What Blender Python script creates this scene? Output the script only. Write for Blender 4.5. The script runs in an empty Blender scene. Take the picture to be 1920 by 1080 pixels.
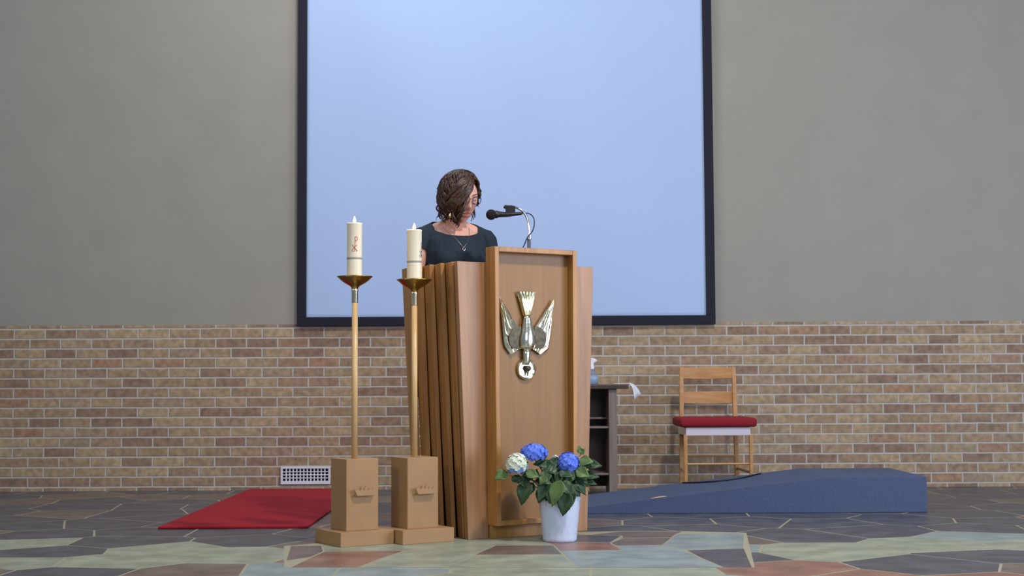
import bpy, bmesh, math, random
from mathutils import Vector, Matrix, noise
random.seed(7)
PI = math.pi
C = bpy.context.scene.collection
sc = bpy.context.scene

# ------------------------------------------------------------------ camera
F = 2700.0; HC = 0.7425; PITCH = math.atan(173 / F); ROLL = 0.0053
cd = bpy.data.cameras.new('camera'); cam = bpy.data.objects.new('camera', cd); C.objects.link(cam)
cd.sensor_width = 36; cd.lens = F / 1920 * 36; cd.clip_end = 100
cam.matrix_world = Matrix.Translation((0, 0, HC)) @ Matrix.Rotation(PI / 2 + PITCH, 4, 'X') @ Matrix.Rotation(-ROLL, 4, 'Z')
sc.camera = cam
# ------------------------------------------------------------------ exposure, world, lights
sc.view_settings.view_transform = 'Standard'
sc.view_settings.look = 'None'; sc.view_settings.gamma = 1; sc.view_settings.exposure = 0.0
sc.view_settings.use_curve_mapping = False
w = bpy.data.worlds.new('world'); sc.world = w; w.use_nodes = True
w.node_tree.nodes['Background'].inputs[0].default_value = (0.62, 0.76, 1.0, 1)
w.node_tree.nodes['Background'].inputs[1].default_value = 0.24

def area(name, loc, target, size, power, col, size_y=None):
    l = bpy.data.lights.new(name, 'AREA'); l.energy = power; l.color = col; l.size = size
    if size_y: l.shape = 'RECTANGLE'; l.size_y = size_y
    o = bpy.data.objects.new(name, l); C.objects.link(o); o.location = loc
    o.rotation_euler = (Vector(target) - Vector(loc)).to_track_quat('-Z', 'Y').to_euler()
    return o
area('ceiling_lamp', (1.7, 4.6, 4.6), (0, 7.1, 0.7), 0.28, 150, (1.0, 0.90, 0.78))
area('side_reflection_light', (6.3, 3.9, 1.9), (0, 7.2, 1.0), 3.2, 230, (0.80, 0.86, 1.0), 2.6)  # added unseen light, gives the dove and planks something bright to reflect
area('nave_fill_light', (2.5, -1.5, 3.6), (0, 9.0, 1.6), 2.6, 135, (0.80, 0.89, 1.0), 2.0)  # added cool fill from the camera side, not a real window
area('high_left_fill', (-3.2, 4.0, 5.2), (-.2, 9.9, 1.9), 1.8, 42, (0.85, 0.92, 1.0), 1.6)  # added fill from the left, stands for no real window
area('left_lamp', (-4.6, 3.6, 2.6), (-.3, 6.8, .9), 0.6, 34, (1.0, 0.80, 0.52))
area('wall_fill_light', (-0.9, 8.3, 5.2), (-0.9, 9.8, 0.7), 0.5, 46, (1.0, 0.96, 0.92))  # added light that brightens the brick wall

# ------------------------------------------------------------------ helpers
def tag(o, label=None, cat=None, group=None, kind=None):
    for k, v in (('label', label), ('category', cat), ('group', group), ('kind', kind)):
        if v: o[k] = v
    return o
def thing(name, loc, label, cat, rz=0, group=None):
    o = bpy.data.objects.new(name, None); C.objects.link(o); o.location = loc; o.rotation_euler = (0, 0, rz)
    o.empty_display_size = .1
    return tag(o, label, cat, group)
def mesh_obj(name, bm, mats, parent=None, smooth=False, autosmooth=None):
    me = bpy.data.meshes.new(name); bmesh.ops.recalc_face_normals(bm, faces=bm.faces[:]); bm.to_mesh(me); bm.free()
    for m in (mats if isinstance(mats, (list, tuple)) else [mats]): me.materials.append(m)
    if smooth: me.polygons.foreach_set('use_smooth', [True] * len(me.polygons))
    o = bpy.data.objects.new(name, me); C.objects.link(o)
    if parent: o.parent = parent
    return o
def bev(o, wd=.003, seg=2):
    m = o.modifiers.new('bevel', 'BEVEL'); m.width = wd; m.segments = seg; m.limit_method = 'ANGLE'; m.angle_limit = math.radians(40)
    return o
def box(bm, a, b, mi=0, M=None):
    x0, y0, z0 = a; x1, y1, z1 = b
    co = [(x0, y0, z0), (x1, y0, z0), (x1, y1, z0), (x0, y1, z0), (x0, y0, z1), (x1, y0, z1), (x1, y1, z1), (x0, y1, z1)]
    v = [bm.verts.new(M @ Vector(c) if M else c) for c in co]
    for f in ((0, 3, 2, 1), (4, 5, 6, 7), (0, 1, 5, 4), (1, 2, 6, 5), (2, 3, 7, 6), (3, 0, 4, 7)):
        bm.faces.new([v[i] for i in f]).material_index = mi
    return v
def hexa(bm, bot, top, mi=0):          # 4 bottom + 4 top points
    v = [bm.verts.new(c) for c in list(bot) + list(top)]
    for f in ((0, 3, 2, 1), (4, 5, 6, 7), (0, 1, 5, 4), (1, 2, 6, 5), (2, 3, 7, 6), (3, 0, 4, 7)):
        bm.faces.new([v[i] for i in f]).material_index = mi
def prism(bm, pts, y0, y1, M=None):    # outline in xz extruded along y
    M = M or Matrix()
    a = [bm.verts.new(M @ Vector((x, y0, z))) for x, z in pts]; b = [bm.verts.new(M @ Vector((x, y1, z))) for x, z in pts]
    n = len(pts)
    bm.faces.new(a); bm.faces.new(b[::-1])
    for i in range(n): bm.faces.new((a[i], b[i], b[(i + 1) % n], a[(i + 1) % n]))
def lathe(bm, prof, n=32, M=None, cap=True):
    M = M or Matrix(); rings = []
    for r, z in prof:
        if r < 1e-6: rings.append([bm.verts.new(M @ Vector((0, 0, z)))])
        else: rings.append([bm.verts.new(M @ Vector((r * math.cos(2 * PI * i / n), r * math.sin(2 * PI * i / n), z))) for i in range(n)])
    for a, b in zip(rings, rings[1:]):
        for i in range(n):
            j = (i + 1) % n
            if len(a) == 1 and len(b) == 1: continue
            if len(a) == 1: bm.faces.new((a[0], b[i], b[j]))
            elif len(b) == 1: bm.faces.new((a[i], b[0], a[j]))
            else: bm.faces.new((a[i], b[i], b[j], a[j]))
    if cap:
        for r in (rings[0], rings[-1]):
            if len(r) > 2: bm.faces.new(r)
def catmull(pts, sub=6):
    pts = [Vector(p) for p in pts]
    if len(pts) < 3: return pts
    P = [pts[0] * 2 - pts[1]] + pts + [pts[-1] * 2 - pts[-2]]; out = []
    for i in range(1, len(P) - 2):
        for s in range(sub):
            t = s / sub; a, b, c, d = P[i - 1:i + 3]
            out.append(.5 * ((2 * b) + (c - a) * t + (2 * a - 5 * b + 4 * c - d) * t * t + (3 * b - a - 3 * c + d) * t ** 3))
    return out + [pts[-1]]
def tube(bm, pts, rad, n=10, round_ends=True, flat=1.0, up=None, mi=0):
    pts = [Vector(p) for p in pts]; N = len(pts)
    if not isinstance(rad, (list, tuple)): rad = [rad] * N
    if len(rad) != N:
        rad = [rad[0] + (rad[-1] - rad[0]) * i / (N - 1) if len(rad) == 2 else
               (lambda u: rad[int(u)] * (1 - u + int(u)) + rad[min(int(u) + 1, len(rad) - 1)] * (u - int(u)))(i / (N - 1) * (len(rad) - 1)) for i in range(N)]
    if round_ends:
        d0 = (pts[0] - pts[1]).normalized(); d1 = (pts[-1] - pts[-2]).normalized()
        pts = [pts[0] + d0 * rad[0] * k for k in (.95, .7)] + pts + [pts[-1] + d1 * rad[-1] * k for k in (.7, .95)]
        rad = [rad[0] * .3, rad[0] * .71] + rad + [rad[-1] * .71, rad[-1] * .3]; N += 4
    t = (pts[1] - pts[0]).normalized(); u = Vector(up) if up else (Vector((0, 0, 1)) if abs(t.z) < .9 else Vector((1, 0, 0)))
    u = (u - t * u.dot(t)).normalized(); rings = []
    for i, p in enumerate(pts):
        t = (pts[min(i + 1, N - 1)] - pts[max(i - 1, 0)]).normalized(); u = (u - t * u.dot(t)).normalized(); v = t.cross(u)
        rings.append([bm.verts.new(p + (u * math.cos(2 * PI * k / n) * flat + v * math.sin(2 * PI * k / n)) * rad[i]) for k in range(n)])
    for a, b in zip(rings, rings[1:]):
        for k in range(n): bm.faces.new((a[k], a[(k + 1) % n], b[(k + 1) % n], b[k])).material_index = mi
    bm.faces.new(rings[0][::-1]).material_index = mi; bm.faces.new(rings[-1]).material_index = mi
def loft(bm, rings, n=32, cap=True):   # rings of (cx, cy, z, rx, ry)
    R = [[bm.verts.new((cx + rx * math.cos(2 * PI * k / n), cy + ry * math.sin(2 * PI * k / n), z)) for k in range(n)] for cx, cy, z, rx, ry in rings]
    for a, b in zip(R, R[1:]):
        for k in range(n): bm.faces.new((a[k], a[(k + 1) % n], b[(k + 1) % n], b[k]))
    if cap: bm.faces.new(R[0][::-1]); bm.faces.new(R[-1])
def ball(bm, c, r, M=None, seg=20):
    if not isinstance(r, (list, tuple)): r = (r, r, r)
    mm = (M or Matrix()) @ Matrix.Translation(c) @ Matrix.Diagonal((*r, 1))
    bmesh.ops.create_uvsphere(bm, u_segments=seg, v_segments=max(6, seg * 2 // 3), radius=1, matrix=mm)

# ------------------------------------------------------------------ materials
def lin(c):
    return tuple(((x / 255 / 12.92) if x / 255 <= .04045 else ((x / 255 + .055) / 1.055) ** 2.4) for x in c) + (1,)
def mat(name, col, rough=.5, metal=0, spec=.5, noise_amt=0, nscale=30, bump=0, bscale=200, **kw):
    m = bpy.data.materials.new(name); m.use_nodes = True; nt = m.node_tree; b = nt.nodes['Principled BSDF']
    c = lin(col) if max(col) > 1 else (*col, 1)
    b.inputs['Base Color'].default_value = c; b.inputs['Roughness'].default_value = rough; b.inputs['Metallic'].default_value = metal
    b.inputs['Specular IOR Level'].default_value = spec
    for k, v in kw.items(): b.inputs[k.replace('_', ' ')].default_value = v
    tc = nt.nodes.new('ShaderNodeTexCoord')
    if noise_amt:
        n = nt.nodes.new('ShaderNodeTexNoise'); n.inputs['Scale'].default_value = nscale; n.inputs['Detail'].default_value = 5
        r = nt.nodes.new('ShaderNodeValToRGB'); r.color_ramp.elements[0].position = .3; r.color_ramp.elements[1].position = .7
        r.color_ramp.elements[0].color = tuple(x * (1 - noise_amt) for x in c[:3]) + (1,)
        r.color_ramp.elements[1].color = tuple(min(1, x * (1 + noise_amt)) for x in c[:3]) + (1,)
        nt.links.new(tc.outputs['Object'], n.inputs['Vector']); nt.links.new(n.outputs['Fac'], r.inputs[0]); nt.links.new(r.outputs[0], b.inputs['Base Color'])
    if bump:
        n2 = nt.nodes.new('ShaderNodeTexNoise'); n2.inputs['Scale'].default_value = bscale; n2.inputs['Detail'].default_value = 3
        bp = nt.nodes.new('ShaderNodeBump'); bp.inputs['Strength'].default_value = bump; bp.inputs['Distance'].default_value = .004
        nt.links.new(tc.outputs['Object'], n2.inputs['Vector']); nt.links.new(n2.outputs['Fac'], bp.inputs['Height']); nt.links.new(bp.outputs[0], b.inputs['Normal'])
    return m
def wood(name, dark, light, rough=.42, scale=(28, 28, 1.6), spec=.5, seed=0, contrast=.22, coat=0):
    m = bpy.data.materials.new(name); m.use_nodes = True; nt = m.node_tree; b = nt.nodes['Principled BSDF']
    b.inputs['Roughness'].default_value = rough; b.inputs['Specular IOR Level'].default_value = spec; b.inputs['Coat Weight'].default_value = coat
    b.inputs['Coat Roughness'].default_value = .25
    tc = nt.nodes.new('ShaderNodeTexCoord'); mp = nt.nodes.new('ShaderNodeMapping'); mp.inputs['Scale'].default_value = scale
    mp.inputs['Location'].default_value = (seed * 3.1, seed * 1.7, seed)
    n = nt.nodes.new('ShaderNodeTexNoise'); n.inputs['Scale'].default_value = 1; n.inputs['Detail'].default_value = 7; n.inputs['Distortion'].default_value = 1.1
    r = nt.nodes.new('ShaderNodeValToRGB'); r.color_ramp.elements[0].position = .5 - contrast; r.color_ramp.elements[1].position = .5 + contrast
    r.color_ramp.elements[0].color = lin(dark); r.color_ramp.elements[1].color = lin(light)
    L = nt.links.new
    L(tc.outputs['Object'], mp.inputs[0]); L(mp.outputs[0], n.inputs['Vector']); L(n.outputs['Fac'], r.inputs[0]); L(r.outputs[0], b.inputs['Base Color'])
    bp = nt.nodes.new('ShaderNodeBump'); bp.inputs['Strength'].default_value = .12; bp.inputs['Distance'].default_value = .002
    L(n.outputs['Fac'], bp.inputs['Height']); L(bp.outputs[0], b.inputs['Normal'])
    return m
BX, BZ = .081, -.031
def brick_mat():
    m = bpy.data.materials.new('buff_brick'); m.use_nodes = True; nt = m.node_tree; b = nt.nodes['Principled BSDF']; L = nt.links.new
    tc = nt.nodes.new('ShaderNodeTexCoord'); sp = nt.nodes.new('ShaderNodeSeparateXYZ'); cb = nt.nodes.new('ShaderNodeCombineXYZ')
    L(tc.outputs['Object'], sp.inputs[0])
    ax = nt.nodes.new('ShaderNodeMath'); ax.inputs[1].default_value = 20.0 + BX; az = nt.nodes.new('ShaderNodeMath'); az.inputs[1].default_value = 6.77 + BZ
    L(sp.outputs['X'], ax.inputs[0]); L(sp.outputs['Z'], az.inputs[0]); L(ax.outputs[0], cb.inputs[0]); L(az.outputs[0], cb.inputs[1])
    wob = nt.nodes.new('ShaderNodeTexNoise'); wob.inputs['Scale'].default_value = 9; L(tc.outputs['Object'], wob.inputs['Vector'])
    wm = nt.nodes.new('ShaderNodeVectorMath'); wm.operation = 'SCALE'; wm.inputs[3].default_value = .006; L(wob.outputs['Color'], wm.inputs[0])
    wa = nt.nodes.new('ShaderNodeVectorMath'); L(cb.outputs[0], wa.inputs[0]); L(wm.outputs[0], wa.inputs[1])
    bt = nt.nodes.new('ShaderNodeTexBrick'); L(wa.outputs[0], bt.inputs['Vector'])
    bt.inputs['Scale'].default_value = 1; bt.inputs['Brick Width'].default_value = .2135; bt.inputs['Row Height'].default_value = .0677
    bt.inputs['Mortar Size'].default_value = .0085; bt.inputs['Mortar Smooth'].default_value = .85; bt.inputs['Bias'].default_value = -.1
    bt.inputs['Color1'].default_value = (0, 0, 0, 1); bt.inputs['Color2'].default_value = (1, 1, 1, 1); bt.inputs['Mortar'].default_value = (.5, .5, .5, 1)
    bt.offset = .5
    r = nt.nodes.new('ShaderNodeValToRGB'); e = r.color_ramp.elements
    e[0].position = 0; e[0].color = lin((138, 114, 98)); e[1].position = 1; e[1].color = lin((164, 144, 114))
    for p, c in ((.18, (152, 130, 106)), (.4, (160, 138, 112)), (.6, (170, 150, 122)), (.8, (150, 132, 112)), (.93, (160, 122, 98))):
        x = e.new(p); x.color = lin(c)
    L(bt.outputs['Color'], r.inputs[0])
    n = nt.nodes.new('ShaderNodeTexNoise'); n.inputs['Scale'].default_value = 26; n.inputs['Detail'].default_value = 6; L(tc.outputs['Object'], n.inputs['Vector'])
    nr = nt.nodes.new('ShaderNodeMapRange'); nr.inputs[1].default_value = .3; nr.inputs[2].default_value = .7; nr.inputs[3].default_value = .72; nr.inputs[4].default_value = 1.25
    L(n.outputs['Fac'], nr.inputs[0])
    mu = nt.nodes.new('ShaderNodeVectorMath'); mu.operation = 'SCALE'; L(r.outputs[0], mu.inputs[0]); L(nr.outputs[0], mu.inputs[3])
    mx = nt.nodes.new('ShaderNodeMix'); mx.data_type = 'RGBA'; L(bt.outputs['Fac'], mx.inputs[0]); L(mu.outputs[0], mx.inputs[6]); mx.inputs[7].default_value = lin((184, 182, 180))
    L(mx.outputs[2], b.inputs['Base Color']); b.inputs['Roughness'].default_value = .85
    iv = nt.nodes.new('ShaderNodeMath'); iv.operation = 'SUBTRACT'; iv.inputs[0].default_value = 1; L(bt.outputs['Fac'], iv.inputs[1])
    ad = nt.nodes.new('ShaderNodeMath'); ad.operation = 'MULTIPLY_ADD'; ad.inputs[1].default_value = .35; L(n.outputs['Fac'], ad.inputs[0]); L(iv.outputs[0], ad.inputs[2])
    bp = nt.nodes.new('ShaderNodeBump'); bp.inputs['Strength'].default_value = .6; bp.inputs['Distance'].default_value = .006
    L(ad.outputs[0], bp.inputs['Height']); L(bp.outputs[0], b.inputs['Normal'])
    return m
def stone(name, c1, c2, rough=.32):
    m = bpy.data.materials.new(name); m.use_nodes = True; nt = m.node_tree; b = nt.nodes['Principled BSDF']; L = nt.links.new
    tc = nt.nodes.new('ShaderNodeTexCoord'); n = nt.nodes.new('ShaderNodeTexNoise'); n.inputs['Scale'].default_value = 7; n.inputs['Detail'].default_value = 8
    L(tc.outputs['Object'], n.inputs['Vector']); r = nt.nodes.new('ShaderNodeValToRGB')
    r.color_ramp.elements[0].position = .35; r.color_ramp.elements[1].position = .68; r.color_ramp.elements[0].color = lin(c1); r.color_ramp.elements[1].color = lin(c2)
    L(n.outputs['Fac'], r.inputs[0]); L(r.outputs[0], b.inputs['Base Color'])
    rr = nt.nodes.new('ShaderNodeMapRange'); rr.inputs[3].default_value = rough - .06; rr.inputs[4].default_value = rough + .16; L(n.outputs['Fac'], rr.inputs[0]); L(rr.outputs[0], b.inputs['Roughness'])
    bp = nt.nodes.new('ShaderNodeBump'); bp.inputs['Strength'].default_value = .25; bp.inputs['Distance'].default_value = .004
    L(n.outputs['Fac'], bp.inputs['Height']); L(bp.outputs[0], b.inputs['Normal'])
    return m
M_brick = brick_mat()
M_plaster = mat('grey_plaster', (150, 148, 142), .9, noise_amt=.03, nscale=4, bump=.1, bscale=60)
M_screen = mat('screen_fabric', (168, 192, 234), .8, noise_amt=.015, nscale=1.2)  # white fabric; the projector's blue light is put into its colour
M_navy = mat('navy_border', (9, 13, 36), .8)
M_oak = wood('lectern_oak', (150, 102, 50), (190, 138, 76), .38)
M_oak2 = wood('lectern_plank_oak', (142, 100, 66), (178, 134, 96), .36, seed=3, scale=(16, 16, 1.1))
M_panel = wood('lectern_veneer', (136, 98, 54), (154, 114, 66), .45, seed=5, contrast=.35)
M_box = wood('painted_tan_wood', (160, 124, 84), (174, 138, 96), .55, scale=(6, 6, 5), seed=8, contrast=.4)
M_pole = wood('varnished_pole_wood', (204, 166, 114), (228, 194, 142), .32, seed=9)
M_brass = mat('polished_brass', (186, 156, 86), .22, 1)
M_gold = mat('pale_gold_metal', (240, 236, 214), .2, 1, noise_amt=.06, nscale=25, bump=.35, bscale=30)
M_dgold = mat('tarnished_metal', (92, 86, 74), .5, 1, noise_amt=.3, nscale=40, bump=.5, bscale=45)
M_wax = mat('ivory_wax', (236, 228, 205), .35, Subsurface_Weight=.3, Subsurface_Radius=(.03, .02, .008))
M_red = mat('red_wax_decoration', (190, 60, 50), .5)
M_bluew = mat('blue_wax_decoration', (60, 80, 130), .5)
M_grayw = mat('grey_wax_band', (150, 150, 146), .4)
M_wick = mat('burnt_wick', (30, 24, 20), .9)
M_black = mat('black_plastic', (16, 16, 20), .42)
M_grille = mat('black_mesh', (38, 34, 40), .55, .6, bump=1, bscale=600)
M_chrome = mat('chrome', (215, 215, 220), .12, 1)
M_cable = mat('cable_rubber', (20, 28, 60), .5)
M_white = mat('white_glazed_pot', (206, 220, 246), .28)  # cool blue sheen put into the white pot's colour
M_leaf = mat('hydrangea_leaf', (34, 68, 38), .45, noise_amt=.35, nscale=14, bump=.3, bscale=60)
M_leaf2 = mat('young_hydrangea_leaf', (82, 112, 60), .45, noise_amt=.25, nscale=14, bump=.3, bscale=60)
M_leaf3 = mat('dry_leaf', (150, 120, 76), .6, noise_amt=.2)
M_stem = mat('green_stem', (92, 110, 60), .6)
M_blue = mat('blue_petal', (96, 130, 250), .55, noise_amt=.18, nscale=60)
M_lblue = mat('light_blue_petal', (130, 160, 225), .55, noise_amt=.12, nscale=60)
M_cream = mat('cream_petal', (222, 230, 214), .55, noise_amt=.08, nscale=60)
M_soil = mat('potting_soil', (48, 36, 28), .95)
M_dark = wood('dark_table_wood', (52, 38, 34), (78, 60, 52), .35, seed=12)
M_dark2 = wood('grey_brown_wood', (104, 92, 88), (134, 120, 114), .45, seed=13)  # lighter grey-brown for the side panels and shelves
M_chair = wood('chair_beech', (172, 124, 76), (200, 152, 100), .36, seed=15, scale=(3, 20, 20))
M_rail = mat('rail_painted_reflection', (212, 204, 218), .3, Coat_Weight=.5)  # reflection on the chair rail painted in as pale lavender
M_red_f = mat('crimson_upholstery', (132, 8, 30), .85, bump=.4, bscale=300)
M_carpet = mat('crimson_carpet', (168, 14, 38), .95, noise_amt=.1, nscale=90, bump=1, bscale=400)
M_ramp = mat('blue_grey_carpet', (76, 90, 124), .95, noise_amt=.15, nscale=120, bump=.6, bscale=400)
M_vent = mat('white_enamel', (215, 222, 235), .4)
M_dvent = mat('duct_shade', (20, 26, 44), .8)
M_clear = mat('clear_plastic', (200, 220, 245), .12, Transmission_Weight=.75, IOR=1.4)
M_cloth = mat('white_towel', (226, 232, 242), .9, bump=.3, bscale=250)
M_dress = mat('dark_teal_jersey', (8, 32, 50), .8, noise_amt=.12, nscale=50, bump=.25, bscale=500)
M_silver = mat('silver', (205, 205, 205), .2, 1)
M_glass = mat('spectacle_lens', (240, 244, 250), .05, Transmission_Weight=1, IOR=1.05)
M_gframe = mat('dark_tortoise', (42, 26, 34), .3)
M_shoe = mat('black_leather', (20, 18, 20), .4)
M_grout = mat('pale_grout', (158, 156, 134), .8, noise_amt=.1, nscale=30)
M_sliver = mat('pale_orange', (225, 190, 150), .6)
def flame_mat():
    m = bpy.data.materials.new('candle_flame'); m.use_nodes = True; nt = m.node_tree; b = nt.nodes['Principled BSDF']
    b.inputs['Base Color'].default_value = (1, .8, .5, 1); b.inputs['Emission Color'].default_value = (1, .70, .34, 1); b.inputs['Emission Strength'].default_value = 3.2
    return m
M_flame = flame_mat()

# ------------------------------------------------------------------ structure: back wall, floor
YW = 9.93
bm = bmesh.new(); box(bm, (-7, YW, -.05), (7, YW + .25, 1.135))
tag(mesh_obj('wall_back', bm, M_brick), kind='structure')
bm = bmesh.new(); box(bm, (-7, YW, 1.135), (7, YW + .25, 5.5))
tag(mesh_obj('wall_back_upper', bm, M_plaster), kind='structure')

def clip(poly, p, n):
    out = []
    for i in range(len(poly)):
        a, b = poly[i], poly[(i + 1) % len(poly)]; da = (a[0] - p[0]) * n[0] + (a[1] - p[1]) * n[1]; db = (b[0] - p[0]) * n[0] + (b[1] - p[1]) * n[1]
        if da <= 0: out.append(a)
        if (da < 0 < db) or (db < 0 < da):
            t = da / (da - db); out.append((a[0] + (b[0] - a[0]) * t, a[1] + (b[1] - a[1]) * t))
    return out
M_st = [stone('flagstone_green_grey', (136, 146, 130), (164, 172, 154)), stone('flagstone_russet', (128, 92, 80), (156, 118, 102)),
        stone('flagstone_slate', (68, 70, 80), (92, 94, 104)), stone('flagstone_blue_grey', (126, 142, 146), (150, 166, 168)), stone('flagstone_brown', (98, 86, 82), (124, 110, 104))]
seeds = [(-.86, 6.62, 4), (-.62, 6.42, 0), (-.70, 6.17, 1), (-.25, 6.44, 0), (-.38, 6.14, 0), (.02, 6.28, 4), (.04, 6.62, 2), (-.1, 5.98, 0),
         (.30, 6.32, 1), (.36, 6.66, 2), (.42, 6.05, 3), (.56, 6.34, 3), (.62, 6.66, 4), (.86, 6.40, 3), (.84, 6.12, 2), (.98, 6.78, 4), (.62, 7.1, 2), (1.3, 6.3, 0), (1.3, 6.9, 2),
         (-1.15, 6.3, 0), (-1.2, 6.8, 2)]
yy = 3.0
while yy < 9.9:
    xx = -4.5 + random.random() * .4
    while xx < 4.5:
        x, y = xx + random.uniform(-.1, .1), yy + random.uniform(-.1, .1)
        if all((x - s[0]) ** 2 + (y - s[1]) ** 2 > .28 ** 2 for s in seeds) and not (-1.2 < x < 1.3 and 5.95 < y < 6.85):
            seeds.append((x, y, random.choice([2, 2, 2, 4] if y > 6.8 else [0, 0, 2, 2, 4, 3, 1])))
        xx += random.uniform(.4, .55)
    yy += .38
bm = bmesh.new()
v = [bm.verts.new(c) for c in ((-7, -1, -.0009), (7, -1, -.0009), (7, YW + .2, -.0009), (-7, YW + .2, -.0009))]; bm.faces.new(v).material_index = 5
for i, s in enumerate(seeds):
    poly = [(-5, 2.6), (5, 2.6), (5, YW), (-5, YW)]
    for j, q in enumerate(seeds):
        d2 = (q[0] - s[0]) ** 2 + (q[1] - s[1]) ** 2
        if j == i or d2 > 2.2 ** 2: continue
        d = math.sqrt(d2); n = ((q[0] - s[0]) / d, (q[1] - s[1]) / d); k = d / 2 - .0055
        poly = clip(poly, (s[0] + n[0] * k, s[1] + n[1] * k), n)
        if len(poly) < 3: break
    if len(poly) < 3: continue
    top = [bm.verts.new((a, b, -.0006)) for a, b in poly]; bot = [bm.verts.new((a, b, -.002)) for a, b in poly]
    bm.faces.new(top).material_index = s[2]
    for k in range(len(poly)): bm.faces.new((top[k], bot[k], bot[(k + 1) % len(poly)], top[(k + 1) % len(poly)])).material_index = s[2]
def fp(sx, sy):     # point of the floor seen at a place in the photograph's bottom strip
    x, y = 580 + sx / 2.526, 960 + sy / 2.526; xr, yr = x - 960, 540 - y; xr, yr = xr + ROLL * yr, yr - ROLL * xr
    dx, du = xr / F, yr / F; c_, s_ = math.cos(PITCH), math.sin(PITCH); dy, dz = c_ - s_ * du, s_ + c_ * du
    return (-dx * HC / dz, -dy * HC / dz)
FRONT = [(4, [(-90, 160), (60, 160), (70, 186), (10, 212), (-110, 230)]), (0, [(60, 160), (80, 148), (415, 143), (410, 150), (320, 184), (70, 186)]),
  (1, [(70, 187), (320, 185), (450, 184), (360, 213), (230, 262), (-90, 262), (10, 213)]), (0, [(410, 150), (420, 140), (700, 130), (880, 158), (830, 181), (450, 183), (320, 184)]),
  (0, [(450, 185), (830, 182), (770, 212), (640, 262), (230, 262), (360, 213)]), (0, [(700, 130), (700, 118), (1090, 122), (1110, 140), (1157, 157), (880, 158)]),
  (4, [(880, 159), (1157, 158), (1200, 200), (780, 203)]), (0, [(780, 205), (1200, 201), (1217, 214), (1275, 262), (640, 262), (770, 212)]),
  (1, [(1157, 156), (1110, 140), (1425, 146), (1482, 180), (1185, 183)]), (2, [(1090, 122), (1100, 100), (1330, 108), (1480, 112), (1425, 145), (1110, 139)]),
  (3, [(1187, 184), (1482, 181), (1450, 160), (1675, 157), (1785, 180), (1850, 216), (1960, 262), (1275, 262), (1217, 214)]), (4, [(1482, 124), (1715, 123), (1675, 156), (1450, 159), (1425, 146)]),
  (3, [(1715, 122), (1740, 104), (2060, 100), (2060, 170), (1785, 179), (1675, 156)]), (2, [(1785, 181), (2060, 172), (2100, 262), (1960, 262), (1850, 216)]),
  (4, [(1330, 107), (1480, 92), (1770, 92), (1740, 104), (1715, 121), (1482, 123), (1480, 111)])]
hull = [(-120, 262), (-120, 160), (60, 146), (420, 138), (700, 116), (1090, 98), (1480, 90), (1770, 90), (2070, 98), (2110, 262)]
bm.faces.new([bm.verts.new((*fp(*q), -.0003)) for q in hull]).material_index = 5
for mi_, poly in FRONT:
    W_ = [Vector(fp(*q)) for q in poly]; cen = sum(W_, Vector((0, 0))) / len(W_); n_ = len(W_); ar = sum(W_[i].x * W_[(i + 1) % n_].y - W_[(i + 1) % n_].x * W_[i].y for i in range(n_)); sg = 1 if ar > 0 else -1
    out = []
    for i in range(n_):
        e1 = (W_[i] - W_[i - 1]).normalized(); e2 = (W_[(i + 1) % n_] - W_[i]).normalized(); nn_ = (Vector((-e1.y, e1.x)) + Vector((-e2.y, e2.x))) * sg
        out.append(W_[i] + nn_.normalized() * .0055)
    bm.faces.new([bm.verts.new((q.x, q.y, 0)) for q in out]).material_index = mi_
fl = mesh_obj('floor', bm, M_st + [M_grout]); tag(fl, kind='structure')
for p in fl.data.polygons:
    if p.normal.z < -.5: p.flip()

# ------------------------------------------------------------------ projection screen
def zpx(y, S): return HC + (713 - y) / S
scr = thing('projection_screen', (0, YW, 1.12), 'large white projection screen, blue projector light painted in, with a black border, hung on the back wall', 'projection screen')
X0, X1, Z0, Z1 = -1.478, 1.397, 0.0, 2.86
bm = bmesh.new(); nx, nz = 60, 60; G = []
for i in range(nx + 1):
    row = []
    for k in range(nz + 1):
        x = X0 + .04 + (X1 - X0 - .08) * i / nx; z = Z0 + .04 + (Z1 - Z0 - .08) * k / nz
        e = min(i, nx - i, k, nz - k) / 8; e = min(1, e)
        u, vv = (x + .2) * .9, z * .5
        y = -.034 + e * .030 * noise.noise(Vector((u * 1.3 + vv * .9, vv * .5, 2.2))) + e * .010 * noise.noise(Vector((u * 3.2 - vv * 1.5, vv * .9, 5)))
        row.append(bm.verts.new((x, y, z)))
    G.append(row)
for i in range(nx):
    for k in range(nz): bm.faces.new((G[i][k], G[i + 1][k], G[i + 1][k + 1], G[i][k + 1]))
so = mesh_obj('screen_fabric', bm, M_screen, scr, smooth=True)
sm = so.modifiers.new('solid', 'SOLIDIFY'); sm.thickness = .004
bm = bmesh.new()
bw = .062
box(bm, (X0, -.05, Z0), (X1, 0, Z0 + bw)); box(bm, (X0, -.05, Z1 - bw), (X1, 0, Z1)); box(bm, (X0, -.05, Z0 + bw), (X0 + bw, 0, Z1 - bw)); box(bm, (X1 - bw, -.05, Z0 + bw), (X1, 0, Z1 - bw))
bev(mesh_obj('border_frame', bm, M_navy, scr))

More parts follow.
